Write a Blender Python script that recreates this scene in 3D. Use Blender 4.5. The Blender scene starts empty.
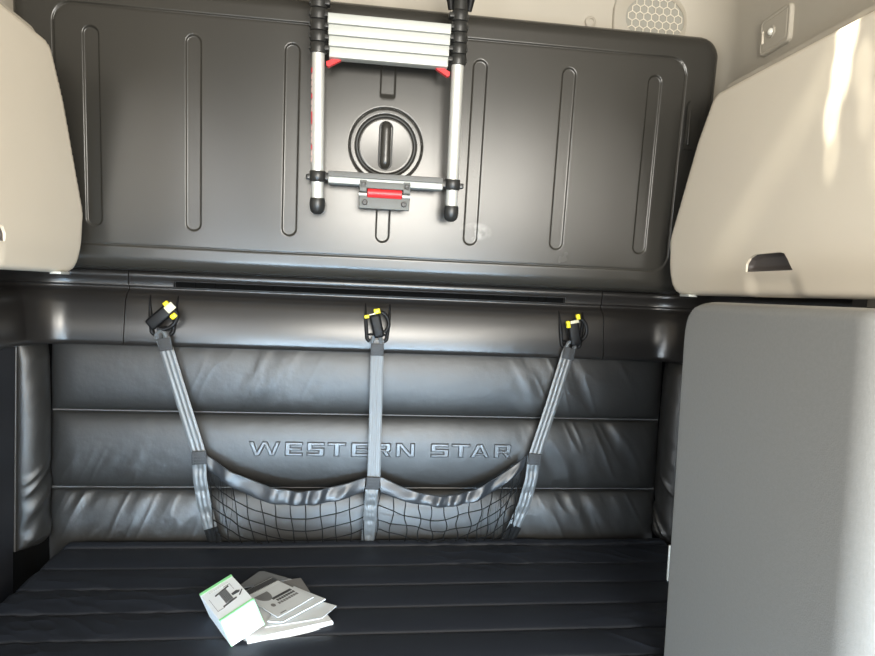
import bpy, bmesh, math
import numpy as np
from mathutils import Vector, Matrix
scn = bpy.context.scene
COL = scn.collection
PI = math.pi
sin, cos = np.sin, np.cos

# ------------------------------------------------------------------ materials
def mat(name, col, rough=.5, metal=0., bump=(), spec=.5, coat=0., sheen=0., vary=0., vscale=6, trans=0):
    m = bpy.data.materials.new(name); m.use_nodes = True
    nt = m.node_tree; N = nt.nodes; L = nt.links
    p = N['Principled BSDF']
    p.inputs['Base Color'].default_value = (*col, 1)
    p.inputs['Roughness'].default_value = rough
    p.inputs['Metallic'].default_value = metal
    p.inputs['Specular IOR Level'].default_value = spec
    p.inputs['Coat Weight'].default_value = coat
    p.inputs['Coat Roughness'].default_value = .15
    p.inputs['Sheen Weight'].default_value = sheen
    tc = N.new('ShaderNodeTexCoord')
    if vary:
        n = N.new('ShaderNodeTexNoise'); n.inputs['Scale'].default_value = vscale; n.inputs['Detail'].default_value = 5
        L.new(tc.outputs['Object'], n.inputs['Vector'])
        r = N.new('ShaderNodeMapRange'); r.inputs['To Min'].default_value = 1 - vary; r.inputs['To Max'].default_value = 1 + vary
        L.new(n.outputs['Fac'], r.inputs['Value'])
        h = N.new('ShaderNodeHueSaturation'); h.inputs['Color'].default_value = (*col, 1)
        L.new(r.outputs[0], h.inputs['Value']); L.new(h.outputs[0], p.inputs['Base Color'])
        r2 = N.new('ShaderNodeMapRange'); r2.inputs['To Min'].default_value = max(0, rough - vary * .25); r2.inputs['To Max'].default_value = min(1, rough + vary * .25)
        L.new(n.outputs['Fac'], r2.inputs['Value']); L.new(r2.outputs[0], p.inputs['Roughness'])
    prev = None
    for kind, sc, st, dist in bump:
        if kind == 'noise':
            t = N.new('ShaderNodeTexNoise'); t.inputs['Detail'].default_value = 4; out = t.outputs['Fac']
            t.inputs['Scale'].default_value = sc; L.new(tc.outputs['Object'], t.inputs['Vector'])
        elif kind == 'voronoi':
            t = N.new('ShaderNodeTexVoronoi'); out = t.outputs['Distance']
            t.inputs['Scale'].default_value = sc; L.new(tc.outputs['Object'], t.inputs['Vector'])
        b = N.new('ShaderNodeBump'); b.inputs['Strength'].default_value = st; b.inputs['Distance'].default_value = dist
        L.new(out, b.inputs['Height'])
        if prev: L.new(prev.outputs[0], b.inputs['Normal'])
        prev = b
    if prev: L.new(prev.outputs[0], p.inputs['Normal'])
    return m

M = {}
M['cream'] = mat('cream_plastic', (.70, .635, .53), .38, bump=[('noise', 900, .15, .0006)], vary=.03)
M['cream_wall'] = mat('cream_liner', (.40, .365, .305), .6, bump=[('noise', 700, .2, .0008)], vary=.04)
M['cream_side'] = mat('cream_liner_side', (.40, .365, .305), .6, bump=[('noise', 700, .2, .0008)], vary=.04)
M['bunk'] = mat('dark_bunk_plastic', (.029, .0275, .024), .265, bump=[('noise', 1200, .10, .0004)], spec=.5, vary=.07, vscale=3)
M['bunk_dark'] = mat('bunk_groove_plastic', (.03, .03, .028), .5)
M['facia'] = mat('charcoal_facia_plastic', (.017, .0155, .0145), .28, bump=[('noise', 1100, .12, .0005)], vary=.05)
M['seam'] = mat('black_seam_shade', (.002, .002, .0025), .9, spec=0)  # no thread: groove shade put into the colour of the mattress seam cells
M['navy'] = mat('dark_side_panel', (.012, .013, .017), .5)
M['leather'] = mat('black_vinyl', (.0145, .0142, .0135), .46, bump=[('voronoi', 700, .12, .0004), ('noise', 45, .22, .003), ('noise', 14, .22, .008)], spec=.6, vary=.12, vscale=9)
M['welt'] = mat('vinyl_welt', (.10, .10, .10), .35)
M['letter'] = mat('raised_vinyl_lettering', (.052, .055, .058), .38, spec=.6)
M['fabric'] = mat('black_mattress_fabric', (.0112, .0145, .022), .58, bump=[('noise', 500, .2, .0008)], spec=.35)
M['black'] = mat('black_plastic', (.004, .004, .0045), .55, spec=.25)
M['void'] = mat('black_interior', (.004, .004, .004), .9, spec=0)
M['collar'] = mat('dark_grey_plastic', (.020, .0205, .020), .36)
M['alu'] = mat('brushed_aluminium', (.66, .67, .64), .42, metal=.5, bump=[('noise', 300, .03, .0003)])
M['alu_rung'] = mat('rung_aluminium', (.48, .50, .48), .5, metal=.3)
M['alu_dark'] = mat('rung_top_rubber', (.11, .11, .105), .55)
M['pink'] = mat('pale_label', (.60, .42, .40), .5)
M['steel'] = mat('grey_plate', (.11, .114, .108), .55)
M['red'] = mat('red_plastic', (.72, .03, .035), .4)
M['redlabel'] = mat('red_label', (.55, .03, .05), .5)
M['webbing'] = mat('grey_webbing', (.075, .082, .086), .42, bump=[('noise', 900, .3, .0006)], spec=.6, sheen=.2)
M['webdark'] = mat('dark_stitched_webbing', (.02, .021, .023), .6, bump=[('noise', 600, .8, .001)])
M['binding'] = mat('black_binding_tape', (.020, .022, .025), .34, spec=.38)
M['cord'] = mat('black_net_cord', (.003, .0035, .004), .8, spec=.2)
M['yellow'] = mat('yellow_plastic', (.70, .58, .01), .45)
M['tag'] = mat('pale_tag', (.50, .47, .34), .5)
M['greydoor'] = mat('grey_textured_panel', (.20, .20, .192), .34, bump=[('noise', 380, .35, .0008)], vary=.10, vscale=170, spec=.55)
M['pull'] = mat('pull_recess_plastic', (.07, .062, .06), .4)
M['handle_scoop'] = M['cream']
M['white'] = mat('white_paper', (.58, .62, .65), .5)
M['cardwhite'] = mat('white_card', (.70, .73, .75), .45)
M['green'] = mat('green_print', (.25, .62, .28), .45)
M['ink'] = mat('dark_ink', (.05, .052, .055), .5)
M['midink'] = mat('grey_ink', (.16, .165, .17), .5)
M['paleink'] = mat('pale_ink', (.50, .51, .52), .5)
M['gloss'] = mat('glossy_grey_cover', (.17, .18, .19), .25)
M['brown'] = mat('grey_brown_cover', (.17, .17, .17), .4)
M['mesh_back'] = mat('grille_backing', (.30, .29, .25), .8)
M['lamp_lens'] = mat('clear_lamp_lens', (.75, .74, .68), .12)
M['metal'] = mat('dark_screw_metal', (.05, .05, .05), .45, metal=.3)

# scuffed patch on the bunk board (a pale worn blot low on the right) and faint wiping marks
def scuff(m, centre, size, amount):
    nt = m.node_tree; N = nt.nodes; L = nt.links; p = N['Principled BSDF']
    tc = N.new('ShaderNodeTexCoord'); mp = N.new('ShaderNodeMapping')
    mp.inputs['Location'].default_value = [-c / s for c, s in zip(centre, size)]
    mp.inputs['Scale'].default_value = [1 / s for s in size]
    L.new(tc.outputs['Object'], mp.inputs['Vector'])
    ln = N.new('ShaderNodeVectorMath'); ln.operation = 'LENGTH'; L.new(mp.outputs[0], ln.inputs[0])
    n = N.new('ShaderNodeTexNoise'); n.inputs['Scale'].default_value = 30; n.inputs['Detail'].default_value = 3; L.new(tc.outputs['Object'], n.inputs['Vector'])
    r = N.new('ShaderNodeMapRange'); r.inputs['From Min'].default_value = 1; r.inputs['From Max'].default_value = .6; L.new(ln.outputs['Value'], r.inputs['Value'])
    r2 = N.new('ShaderNodeMapRange'); r2.inputs['From Min'].default_value = .42; r2.inputs['From Max'].default_value = .62; r2.inputs['To Max'].default_value = amount; L.new(n.outputs['Fac'], r2.inputs['Value'])
    mu = N.new('ShaderNodeMath'); mu.operation = 'MULTIPLY'; L.new(r.outputs[0], mu.inputs[0]); L.new(r2.outputs[0], mu.inputs[1])
    mix = N.new('ShaderNodeMix'); mix.data_type = 'RGBA'
    src = p.inputs['Base Color'].links[0].from_socket
    L.new(src, mix.inputs[6]); mix.inputs[7].default_value = (.35, .35, .33, 1); L.new(mu.outputs[0], mix.inputs[0])
    L.new(mix.outputs[2], p.inputs['Base Color'])

# ------------------------------------------------------------------ objects
ORG = {}
def thing(name, label, cat, loc=(0, 0, 0), group=None):
    o = bpy.data.objects.new(name, None); COL.objects.link(o); o.location = loc
    o.empty_display_size = .05
    ORG[o] = np.array(loc, float)
    o['label'] = label; o['category'] = cat
    if group: o['group'] = group
    return o
def tag(o, label, cat, group=None):
    o['label'] = label; o['category'] = cat
    if group: o['group'] = group
    return o
def obj(name, V, F, m, parent=None, smooth=True, mi=None, sharp=None, kind=None, label=None):
    """one mesh object; V are world coordinates, stored relative to the parent thing's origin"""
    V = np.asarray(V, float)
    if parent is not None: org = ORG[parent]
    else:
        org = np.array([(V[:, 0].min() + V[:, 0].max()) / 2, (V[:, 1].min() + V[:, 1].max()) / 2, V[:, 2].min()]) if kind != 'structure' else np.zeros(3)
    me = bpy.data.meshes.new(name)
    me.from_pydata((V - org).tolist(), [], [tuple(int(i) for i in f) for f in F])
    ms = m if isinstance(m, (list, tuple)) else [m]
    for x in ms: me.materials.append(x)
    if mi is not None: me.polygons.foreach_set('material_index', np.asarray(mi, np.int32))
    bm = bmesh.new(); bm.from_mesh(me); bmesh.ops.recalc_face_normals(bm, faces=bm.faces); bm.to_mesh(me); bm.free()
    if smooth:
        me.polygons.foreach_set('use_smooth', [True] * len(me.polygons))
        if sharp is not None: me.set_sharp_from_angle(angle=math.radians(sharp))
    me.update()
    o = bpy.data.objects.new(name, me); COL.objects.link(o)
    if parent is not None: o.parent = parent
    else: o.location = org
    ORG[o] = org if parent is not None else org
    if parent is not None: ORG[o] = ORG[parent]
    if kind: o['kind'] = kind
    if label: o['label'] = label
    return o

class G:
    """collects shapes for ONE mesh"""
    def __init__(s): s.V = []; s.F = []; s.mi = []
    def add(s, V, F, mi=0):
        b = len(s.V); s.V += [tuple(v) for v in V]; s.F += [tuple(i + b for i in f) for f in F]; s.mi += [mi] * len(F); return s
    def box(s, c, d, R=None, bev=0, mi=0):
        bm = bmesh.new(); bmesh.ops.create_cube(bm, size=1)
        for v in bm.verts: v.co = Vector((v.co.x * d[0], v.co.y * d[1], v.co.z * d[2]))
        if bev: bmesh.ops.bevel(bm, geom=list(bm.edges), offset=bev, segments=3, affect='EDGES', profile=.5)
        R = R or Matrix.Identity(3)
        V = [Vector(c) + R @ v.co for v in bm.verts]; F = [[v.index for v in f.verts] for f in bm.faces]
        bm.free(); return s.add(V, F, mi)
    def tube(s, pts, r, n=10, mi=0, cap=True, flat=None):
        """tube along points; r number or list; flat=(sx,sy) squashes the section"""
        P = [Vector(p) for p in pts]; rs = r if hasattr(r, '__len__') else [r] * len(P)
        V = []; F = []; ref = None
        for i, p in enumerate(P):
            t = (P[min(i + 1, len(P) - 1)] - P[max(i - 1, 0)]).normalized()
            if ref is None: ref = t.orthogonal().normalized() if flat is None else (Vector((0, -1, 0)) - t * t.dot(Vector((0, -1, 0)))).normalized()
            a = (ref - t * ref.dot(t)).normalized(); ref = a; b = t.cross(a)
            fx, fy = flat or (1, 1)
            for k in range(n):
                q = 2 * PI * k / n; V.append(p + (a * math.cos(q) * fx + b * math.sin(q) * fy) * rs[i])
        for i in range(len(P) - 1):
            for k in range(n):
                F.append((i * n + k, i * n + (k + 1) % n, (i + 1) * n + (k + 1) % n, (i + 1) * n + k))
        if cap: F.append(tuple(range(n))[::-1]); F.append(tuple((len(P) - 1) * n + k for k in range(n)))
        return s.add(V, F, mi)
    def lathe(s, c, axis, prof, n=32, mi=0):
        """prof: (radius, distance along axis)"""
        ax = Vector(axis).normalized(); a = ax.orthogonal().normalized(); b = ax.cross(a); V = []; F = []
        for r, h in prof:
            for k in range(n):
                q = 2 * PI * k / n; V.append(Vector(c) + ax * h + (a * math.cos(q) + b * math.sin(q)) * max(r, 1e-5))
        for i in range(len(prof) - 1):
            for k in range(n): F.append((i * n + k, i * n + (k + 1) % n, (i + 1) * n + (k + 1) % n, (i + 1) * n + k))
        F.append(tuple(range(n))[::-1]); F.append(tuple((len(prof) - 1) * n + k for k in range(n)))
        return s.add(V, F, mi)
    def prism(s, poly, O, U, Vv, Nn, d0, d1, mi=0):
        O, U, Vv, Nn = map(Vector, (O, U, Vv, Nn)); n = len(poly)
        A = [O + U * u + Vv * v + Nn * d0 for u, v in poly]; B = [O + U * u + Vv * v + Nn * d1 for u, v in poly]
        F = [tuple(range(n))[::-1], tuple(range(n, 2 * n))] + [(i, (i + 1) % n, n + (i + 1) % n, n + i) for i in range(n)]
        return s.add(A + B, F, mi)
    def ribbon(s, A, B, th, mi=0):
        """strip between two polylines with a thickness along -y/+y"""
        A = [Vector(a) for a in A]; B = [Vector(b) for b in B]; n = len(A); o = Vector((0, th, 0))
        V = A + B + [a + o for a in A] + [b + o for b in B]; F = []
        for i in range(n - 1):
            F += [(i, i + 1, n + i + 1, n + i), (2 * n + i, 3 * n + i, 3 * n + i + 1, 2 * n + i + 1),
                  (i, 2 * n + i, 2 * n + i + 1, i + 1), (n + i, n + i + 1, 3 * n + i + 1, 3 * n + i)]
        F += [(0, n, 3 * n, 2 * n), (n - 1, 3 * n - 1, 4 * n - 1, 2 * n - 1)]
        return s.add(V, F, mi)
    def build(s, name, m, parent=None, smooth=True, sharp=40, **k):
        return obj(name, s.V, s.F, m, parent, smooth, s.mi if isinstance(m, (list, tuple)) else None, sharp, **k)

# ---- 2-D signed distances (negative inside)
def sd_rect(x, y, cx, cy, hx, hy, r=0.):
    qx = np.abs(x - cx) - hx + r; qy = np.abs(y - cy) - hy + r
    return np.hypot(np.maximum(qx, 0), np.maximum(qy, 0)) + np.minimum(np.maximum(qx, qy), 0) - r
def sd_poly(x, y, P):
    x = np.asarray(x, float); y = np.asarray(y, float)
    d = np.full(x.shape, 1e9); ins = np.zeros(x.shape, bool); n = len(P)
    for i in range(n):
        ax, ay = P[i]; bx, by = P[(i + 1) % n]; ex, ey = bx - ax, by - ay
        t = np.clip(((x - ax) * ex + (y - ay) * ey) / (ex * ex + ey * ey + 1e-12), 0, 1)
        d = np.minimum(d, np.hypot(x - ax - ex * t, y - ay - ey * t))
        c = ((ay > y) != (by > y)); ins ^= c & (x < (ex) * (y - ay) / (ey if ey else 1e-12) + ax)
    return np.where(ins, -d, d)
def ss(a, b, x):
    t = np.clip((x - a) / (b - a), 0, 1); return t * t * (3 - 2 * t)
def roll(s, r):
    """height lost by a quarter-round edge of radius r at inside distance s"""
    q = np.clip(r - s, 0, r); return r - np.sqrt(np.maximum(r * r - q * q, 0))
def vn(x, y, seed=0):
    xi = np.floor(x).astype(int); yi = np.floor(y).astype(int); fx = x - xi; fy = y - yi
    fx = fx * fx * (3 - 2 * fx); fy = fy * fy * (3 - 2 * fy)
    def h(a, b):
        n = (a * 374761393 + b * 668265263 + seed * 1274126177) & 0x7fffffff
        n = ((n ^ (n >> 13)) * 1274126177) & 0x7fffffff
        return ((n ^ (n >> 16)) & 0xffff) / 65535.
    return (h(xi, yi) * (1 - fx) + h(xi + 1, yi) * fx) * (1 - fy) + (h(xi, yi + 1) * (1 - fx) + h(xi + 1, yi + 1) * fx) * fy

def field(name, us, vs, W, O, U, Vd, Nd, m, parent=None, sdf=None, back=.03, mi=None, kind=None, label=None):
    """solid slab whose front is the height field W(u,v); sdf cuts its outline"""
    u, v = np.meshgrid(us, vs, indexing='ij')
    O, U, Vd, Nd = (np.array(a, float) for a in (O, U, Vd, Nd))
    nu, nv = u.shape
    uc = (u[:-1, :-1] + u[1:, 1:]) / 2; vc = (v[:-1, :-1] + v[1:, 1:]) / 2
    keep = np.ones(uc.shape, bool)
    if sdf is not None:
        keep = sdf(uc, vc) < 0
        used = np.zeros(u.shape, int)
        for a in (0, 1):
            for b in (0, 1): used[a:nu - 1 + a, b:nv - 1 + b] += keep
        bd = (used > 0) & (used < 4)
        e = 1e-4
        for _ in range(2):
            s0 = sdf(u, v); gx = (sdf(u + e, v) - s0) / e; gy = (sdf(u, v + e) - s0) / e; g2 = gx * gx + gy * gy + 1e-9
            mv = bd & (np.abs(s0) < 3 * max(abs(us[1] - us[0]), abs(vs[1] - vs[0])))
            u = np.where(mv, u - s0 * gx / g2, u); v = np.where(mv, v - s0 * gy / g2, v)
    w = W(u, v)
    P = O + u[..., None] * U + v[..., None] * Vd + w[..., None] * Nd
    Q = O + u[..., None] * U + v[..., None] * Vd - back * Nd
    idx = np.arange(nu * nv).reshape(nu, nv)
    a, b, c, d = idx[:-1, :-1], idx[1:, :-1], idx[1:, 1:], idx[:-1, 1:]
    top = np.stack([a[keep], b[keep], c[keep], d[keep]], 1)
    # outline edges
    K = np.zeros((keep.shape[0] + 2, keep.shape[1] + 2), bool); K[1:-1, 1:-1] = keep
    side = []
    I, J = np.nonzero(keep)
    for i, j in zip(*np.nonzero(keep & ~(K[:-2, 1:-1] & K[2:, 1:-1] & K[1:-1, :-2] & K[1:-1, 2:]))):
        if not K[i, j + 1]: side.append((idx[i, j + 1], idx[i, j]))
        if not K[i + 2, j + 1]: side.append((idx[i + 1, j], idx[i + 1, j + 1]))
        if not K[i + 1, j]: side.append((idx[i, j], idx[i + 1, j]))
        if not K[i + 1, j + 2]: side.append((idx[i + 1, j + 1], idx[i, j + 1]))
    V = P.reshape(-1, 3); F = top.tolist()
    bidx = {}; extra = []
    for p, q in side:
        for t in (p, q):
            if t not in bidx: bidx[t] = nu * nv + len(extra); extra.append(Q.reshape(-1, 3)[t])
        F.append([q, p, bidx[p], bidx[q]])
    V = np.vstack([V, np.array(extra)])
    usd = np.unique(np.concatenate([np.array(f) for f in (top.ravel(), np.array(F[len(top):]).ravel())]))
    mp = -np.ones(len(V), int); mp[usd] = np.arange(len(usd)); V = V[usd]
    F = [tuple(mp[i] for i in f) for f in F]
    mil = None
    if mi is not None:
        mm = mi(uc, vc)[keep]; mil = np.concatenate([mm, np.zeros(len(F) - len(top), int)])
    me = bpy.data.meshes.new(name)
    org = ORG[parent] if parent is not None else (np.zeros(3) if kind == 'structure' else np.array([V[:, 0].mean(), V[:, 1].mean(), V[:, 2].min()]))
    fl = [tuple(int(i) for i in f) for f in F]
    hand = np.dot(np.cross(U, Vd), Nd)
    if hand < 0: fl = [f[::-1] for f in fl]
    me.from_pydata((V - org).tolist(), [], fl)
    for x in (m if isinstance(m, (list, tuple)) else [m]): me.materials.append(x)
    if mil is not None: me.polygons.foreach_set('material_index', mil.astype(np.int32))
    sm = [True] * len(top) + [False] * (len(F) - len(top)); me.polygons.foreach_set('use_smooth', sm)
    me.set_sharp_from_angle(angle=math.radians(60)); me.update()
    o = bpy.data.objects.new(name, me); COL.objects.link(o); ORG[o] = org
    if parent is not None: o.parent = parent
    else: o.location = org
    if kind: o['kind'] = kind
    if label: o['label'] = label
    return o
def lin(a, b, step): return np.linspace(a, b, max(2, int(round((b - a) / step)) + 1))

# ================================================================== THE SETTING
def sweep(path, prof):
    """prof (inset, z) swept along a plan path with inward normals"""
    V = []; F = []; n = len(prof)
    for (x, y, nx, ny) in path:
        for d, z in prof: V.append((x + nx * d, y + ny * d, z))
    for i in range(len(path) - 1):
        for k in range(n): F.append((i * n + k, i * n + (k + 1) % n, (i + 1) * n + (k + 1) % n, (i + 1) * n + k))
    F.append(tuple(range(n))); F.append(tuple((len(path) - 1) * n + k for k in range(n))[::-1])
    return V, F
def plan(half, yb, rad, yfront, seg=14, left=True, right=True, yr=None):
    yr = yr or yfront
    P = []
    if left: P += [(-half, yfront, 1, 0), (-half, yfront * .5, 1, 0)]
    for k in range(seg + 1):
        a = PI - k * (PI / 2) / seg; P.append((-half + rad + rad * math.cos(a), yb - rad + rad * math.sin(a), -math.cos(a), -math.sin(a)))
    for x in np.linspace(-half + rad, half - rad, 12)[1:-1]: P.append((x, yb, 0, -1))
    for k in range(seg + 1):
        a = PI / 2 - k * (PI / 2) / seg; P.append((half - rad + rad * math.cos(a), yb - rad + rad * math.sin(a), -math.cos(a), -math.sin(a)))
    if right: P += [(half, yr * .5, -1, 0), (half, yr, -1, 0)]
    return P
HW = 1.02          # half width of the sleeper
# cream liner above, coved into the side walls
V, F = sweep(plan(HW, .03, .17, -.30, left=True), [(-.03, 1.52), (0, 1.52), (0, 2.42), (.03, 2.52), (.10, 2.60), (-.03, 2.60)])
obj('wall_back', V, F, M['cream_wall'], kind='structure', sharp=50)
G().box((0, .055, .76), (2.12, .03, 1.52)).build('wall_back_lower', M['void'], kind='structure')
g = G().box((-1.035, -1.45, 2.06), (.03, 2.3, 1.08)); g.box((-.985, -1.38, .6625), (.07, 2.46, 1.325), mi=1)
g.build('wall_left', [M['cream_side'], M['navy']], kind='structure')
g = G().box((1.035, -1.45, 2.06), (.03, 2.3, 1.08)); g.box((1.035, -1.45, .76), (.03, 2.3, 1.52), mi=1)
g.build('wall_right', [M['cream_side'], M['facia']], kind='structure')
G().box((0, -1.28, 2.615), (2.1, 2.64, .03)).build('ceiling', M['cream_wall'], kind='structure')
G().box((0, -1.9, -.02), (2.6, 4.0, .04)).build('floor', M['facia'], kind='structure')

# facia board between the bunk and the padded back, coved round both corners
prof = [(.0, 1.325), (.060, 1.325), (.065, 1.330), (.067, 1.34), (.0625, 1.39), (.057, 1.44), (.051, 1.458), (.042, 1.471), (.030, 1.479), (.024, 1.484),
        (.022, 1.489), (.024, 1.493), (.030, 1.496), (.030, 1.515), (.034, 1.519), (.034, 1.534), (.030, 1.538), (.0, 1.545)]
fac = thing('facia_board', 'charcoal moulded facia board with coved corners below the folded bunk', 'trim', (0, .0, 1.325))
def fac_sweep(path, name, label=None):
    V, F = sweep(path, prof); return obj(name, V, F, M['facia'], fac, sharp=50, label=label)
pl = plan(1.0, .02, .15, -1.0, yr=-.74)
XS = .703
pc = [p for p in pl if not (abs(p[0]) < XS and p[1] > .01)]
lp = [p for p in pc if p[0] < 0] + [(-XS - .0102, .02, 0, -1)]
rp = [(XS + .0012, .02, 0, -1)] + [p for p in pc if p[0] > 0]
fac_sweep(lp, 'corner_cover'); fac_sweep(rp, 'corner_cover')
cp = [(x, .02, 0, -1) for x in np.linspace(-XS - .0078, XS - .0012, 9)]
fac_sweep(cp, 'centre_cover')

# long slotted vent between facia and bunk
vt = thing('air_vent', 'long narrow black slotted air vent running above the three strap anchors', 'vent', (0, -.012, 1.489))
g = G(); x0, x1 = -.582, .577; zc, hh = 1.5035, .0075
g.box(((x0 + x1) / 2, -.0115, zc), (x1 - x0, .003, .016)); g.build('slot_backing', M['void'], vt)
g = G()
g.box(((x0 + x1) / 2, -.017, zc + .009), (x1 - x0 + .012, .007, .002)); g.box(((x0 + x1) / 2, -.017, zc - .009), (x1 - x0 + .012, .007, .002))
g.box((x0 - .004, -.017, zc), (.004, .009, .02)); g.box((x1 + .004, -.017, zc), (.004, .009, .02)); g.build('vent_frame', M['black'], vt)
g = G().box(((x0 + x1) / 2, -.0165, zc + .001), (x1 - x0, .005, .0018)); g.build('slat', M['void'], vt)
for x in np.linspace(x0, x1, 22)[1:-1]:
    G().box((x, -.0165, zc), (.002, .006, .015)).build('divider', M['void'], vt)

# ================================================================== PADDED BACK
SEAM = [1.1320, .9065]
def cush(x, z):
    x = np.asarray(x, float); z = np.asarray(z, float)
    zb = [.66, SEAM[1], SEAM[0], 1.345]
    W = np.zeros(x.shape)
    for a, b, A in ((zb[0], zb[1], .042), (zb[1], zb[2], .040), (zb[2], zb[3], .036)):
        t = np.clip((z - a) / (b - a), 0, 1); inside = (z >= a) & (z <= b)
        W = np.where(inside, A * np.power(np.clip(4 * t * (1 - t), 0, 1), .36), W)
    W = W * (1 - .0 * x)
    e = np.clip((.920 - np.abs(x)) / .085, 0, 1); W = W * np.power(np.clip(e * (2 - e), 0, 1), .42)
    # wrinkles
    skew = np.where(x > 0, z * 7 - 0, -z * 7)
    n1 = vn(x * 17 + skew * 1.6 + 1.3 * vn(x * 5, z * 7, 9), z * 4.5 + x * 3, 3); r1 = 1 - np.abs(2 * n1 - 1)
    n2 = vn(x * 34 + skew * 2.2, z * 9, 5); r2 = 1 - np.abs(2 * n2 - 1)
    low = (z < SEAM[1]); mid = (z >= SEAM[1]) & (z < SEAM[0]); top = z >= SEAM[0]
    amp = np.where(low, .0065 * (.15 + .85 * ss(.38, .60, np.abs(x))), 0.)
    amp = np.where(mid, .006 * ss(.42, .55, x) * ss(.93, .8, x) + .005 * ss(-.55, -.7, x) * ss(1.08, .93, z), amp)
    amp = np.where(top, .005 * ss(.38, .5, x) * ss(.85, .7, x) + .0022 * ss(-.72, -.5, x) * ss(.0, -.25, x), amp)
    W = W + amp * .75 * (r1 ** 2 * (3 - 2 * r1) - .35) * np.clip(W / .02, 0, 1) + amp * .4 * (r2 ** 2 - .3) * np.clip(W / .02, 0, 1)
    for zs in SEAM:                                     # short puckers along the seams
        W = W + .0022 * np.exp(-np.abs(z - zs) / .022) * (vn(x * 42 + 3 * z, z * 6, 11) - .5) * np.clip(W / .015, 0, 1)
    return W
bk = thing('padded_backrest', 'black vinyl padded wall cushion in three horizontal rolls with raised lettering', 'backrest', (0, 0, .66))
us = lin(-.920, .920, .004)
for a, b in ((.66, SEAM[1]), (SEAM[1], SEAM[0]), (SEAM[0], 1.345)):
    field('padded_roll', us, lin(a, b, .0035), cush, (0, .0, 0), (1, 0, 0), (0, 0, 1), (0, -1, 0), M['leather'], bk, back=.039)
for zs in SEAM:
    G().tube([(x, -.004, zs - .001) for x in np.linspace(-.915, .915, 60)], .0028, 8).build('piping', M['welt'], bk)

# raised lettering, wide square capitals
def glyph(ch, w):
    t = .29; s = .42          # stroke heights / widths (unit height)
    R = lambda x0, y0, x1, y1: [(x0, y0), (x1, y0), (x1, y1), (x0, y1)]
    if ch == 'W': k = w / 4; q = .20; return [[(0 - .02, 1), (.36, 1), (k + .22, 0), (k - .14, 0)], [(k - .14, 0), (k + .22, 0), (2 * k + .18, 1), (2 * k - .18, 1)],
                                    [(2 * k - .18, 1), (2 * k + .18, 1), (3 * k + .14, 0), (3 * k - .22, 0)], [(3 * k - .22, 0), (3 * k + .14, 0), (w, 1), (w - .36, 1)]]
    if ch == 'E': return [R(0, 0, w, t), R(0, .37, w * .94, .63), R(0, 1 - t, w, 1), R(0, 0, s, 1)]
    if ch == 'S': return [[(0, 0), (w - .1, 0), (w, .1), (w, t), (0, t)], R(.0, .37, w, .63), [(0, 1 - t), (w, 1 - t), (w, 1), (.1, 1), (0, .9)], R(0, .4, s, .9), R(w - s, .1, w, .6)]
    if ch == 'T': return [R(0, 1 - t, w, 1), R(w / 2 - s / 2, 0, w / 2 + s / 2, 1)]
    if ch == 'R': return [R(0, 0, s, 1), [(0, 1 - t), (w, 1 - t), (w, .9), (w - .1, 1), (0, 1)], R(w - s, .42, w, .9), R(0, .32, w - .06, .57), [(w * .42, .45), (w * .42 + .42, .45), (w + .05, 0), (w - .38, 0)]]
    if ch == 'N': return [R(0, 0, s * .9, 1), R(w - s * .9, 0, w, 1), [(0, 1), (.45, 1), (w, 0), (w - .45, 0)]]
    if ch == 'A': return [[(0, 0), (.38, 0), (w / 2 + .22, 1), (w / 2 - .22, 1)], [(w - .38, 0), (w, 0), (w / 2 + .22, 1), (w / 2 - .22, 1)], R(w * .2, .16, w * .8, .38)]
H_L = .045; Z_L = 1.010
spans = [('W', -.362, -.268), ('E', -.258, -.203), ('S', -.194, -.140), ('T', -.134, -.076), ('E', -.064, -.008), ('R', .004, .058), ('N', .070, .130),
         ('S', .176, .234), ('T', .240, .300), ('A', .296, .362), ('R', .372, .428)]
for ch, a, b in spans:
    polys = [[(a + px * H_L, Z_L + py * H_L) for px, py in P] for P in glyph(ch, (b - a) / H_L)]
    def sdl(u, v, polys=polys):
        d = sd_poly(u, v, polys[0])
        for P in polys[1:]: d = np.minimum(d, sd_poly(u, v, P))
        return d
    W = lambda u, v, f=sdl: cush(u, v) - .0006 + .0055 * ss(.0, .0042, -f(u, v))
    field('letter', lin(a - .004, b + .006, .0007), lin(Z_L - .003, Z_L + H_L + .003, .0007), W, (0, 0, 0), (1, 0, 0), (0, 0, 1), (0, -1, 0), M['letter'], bk, sdf=sdl, back=-.03)

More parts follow.
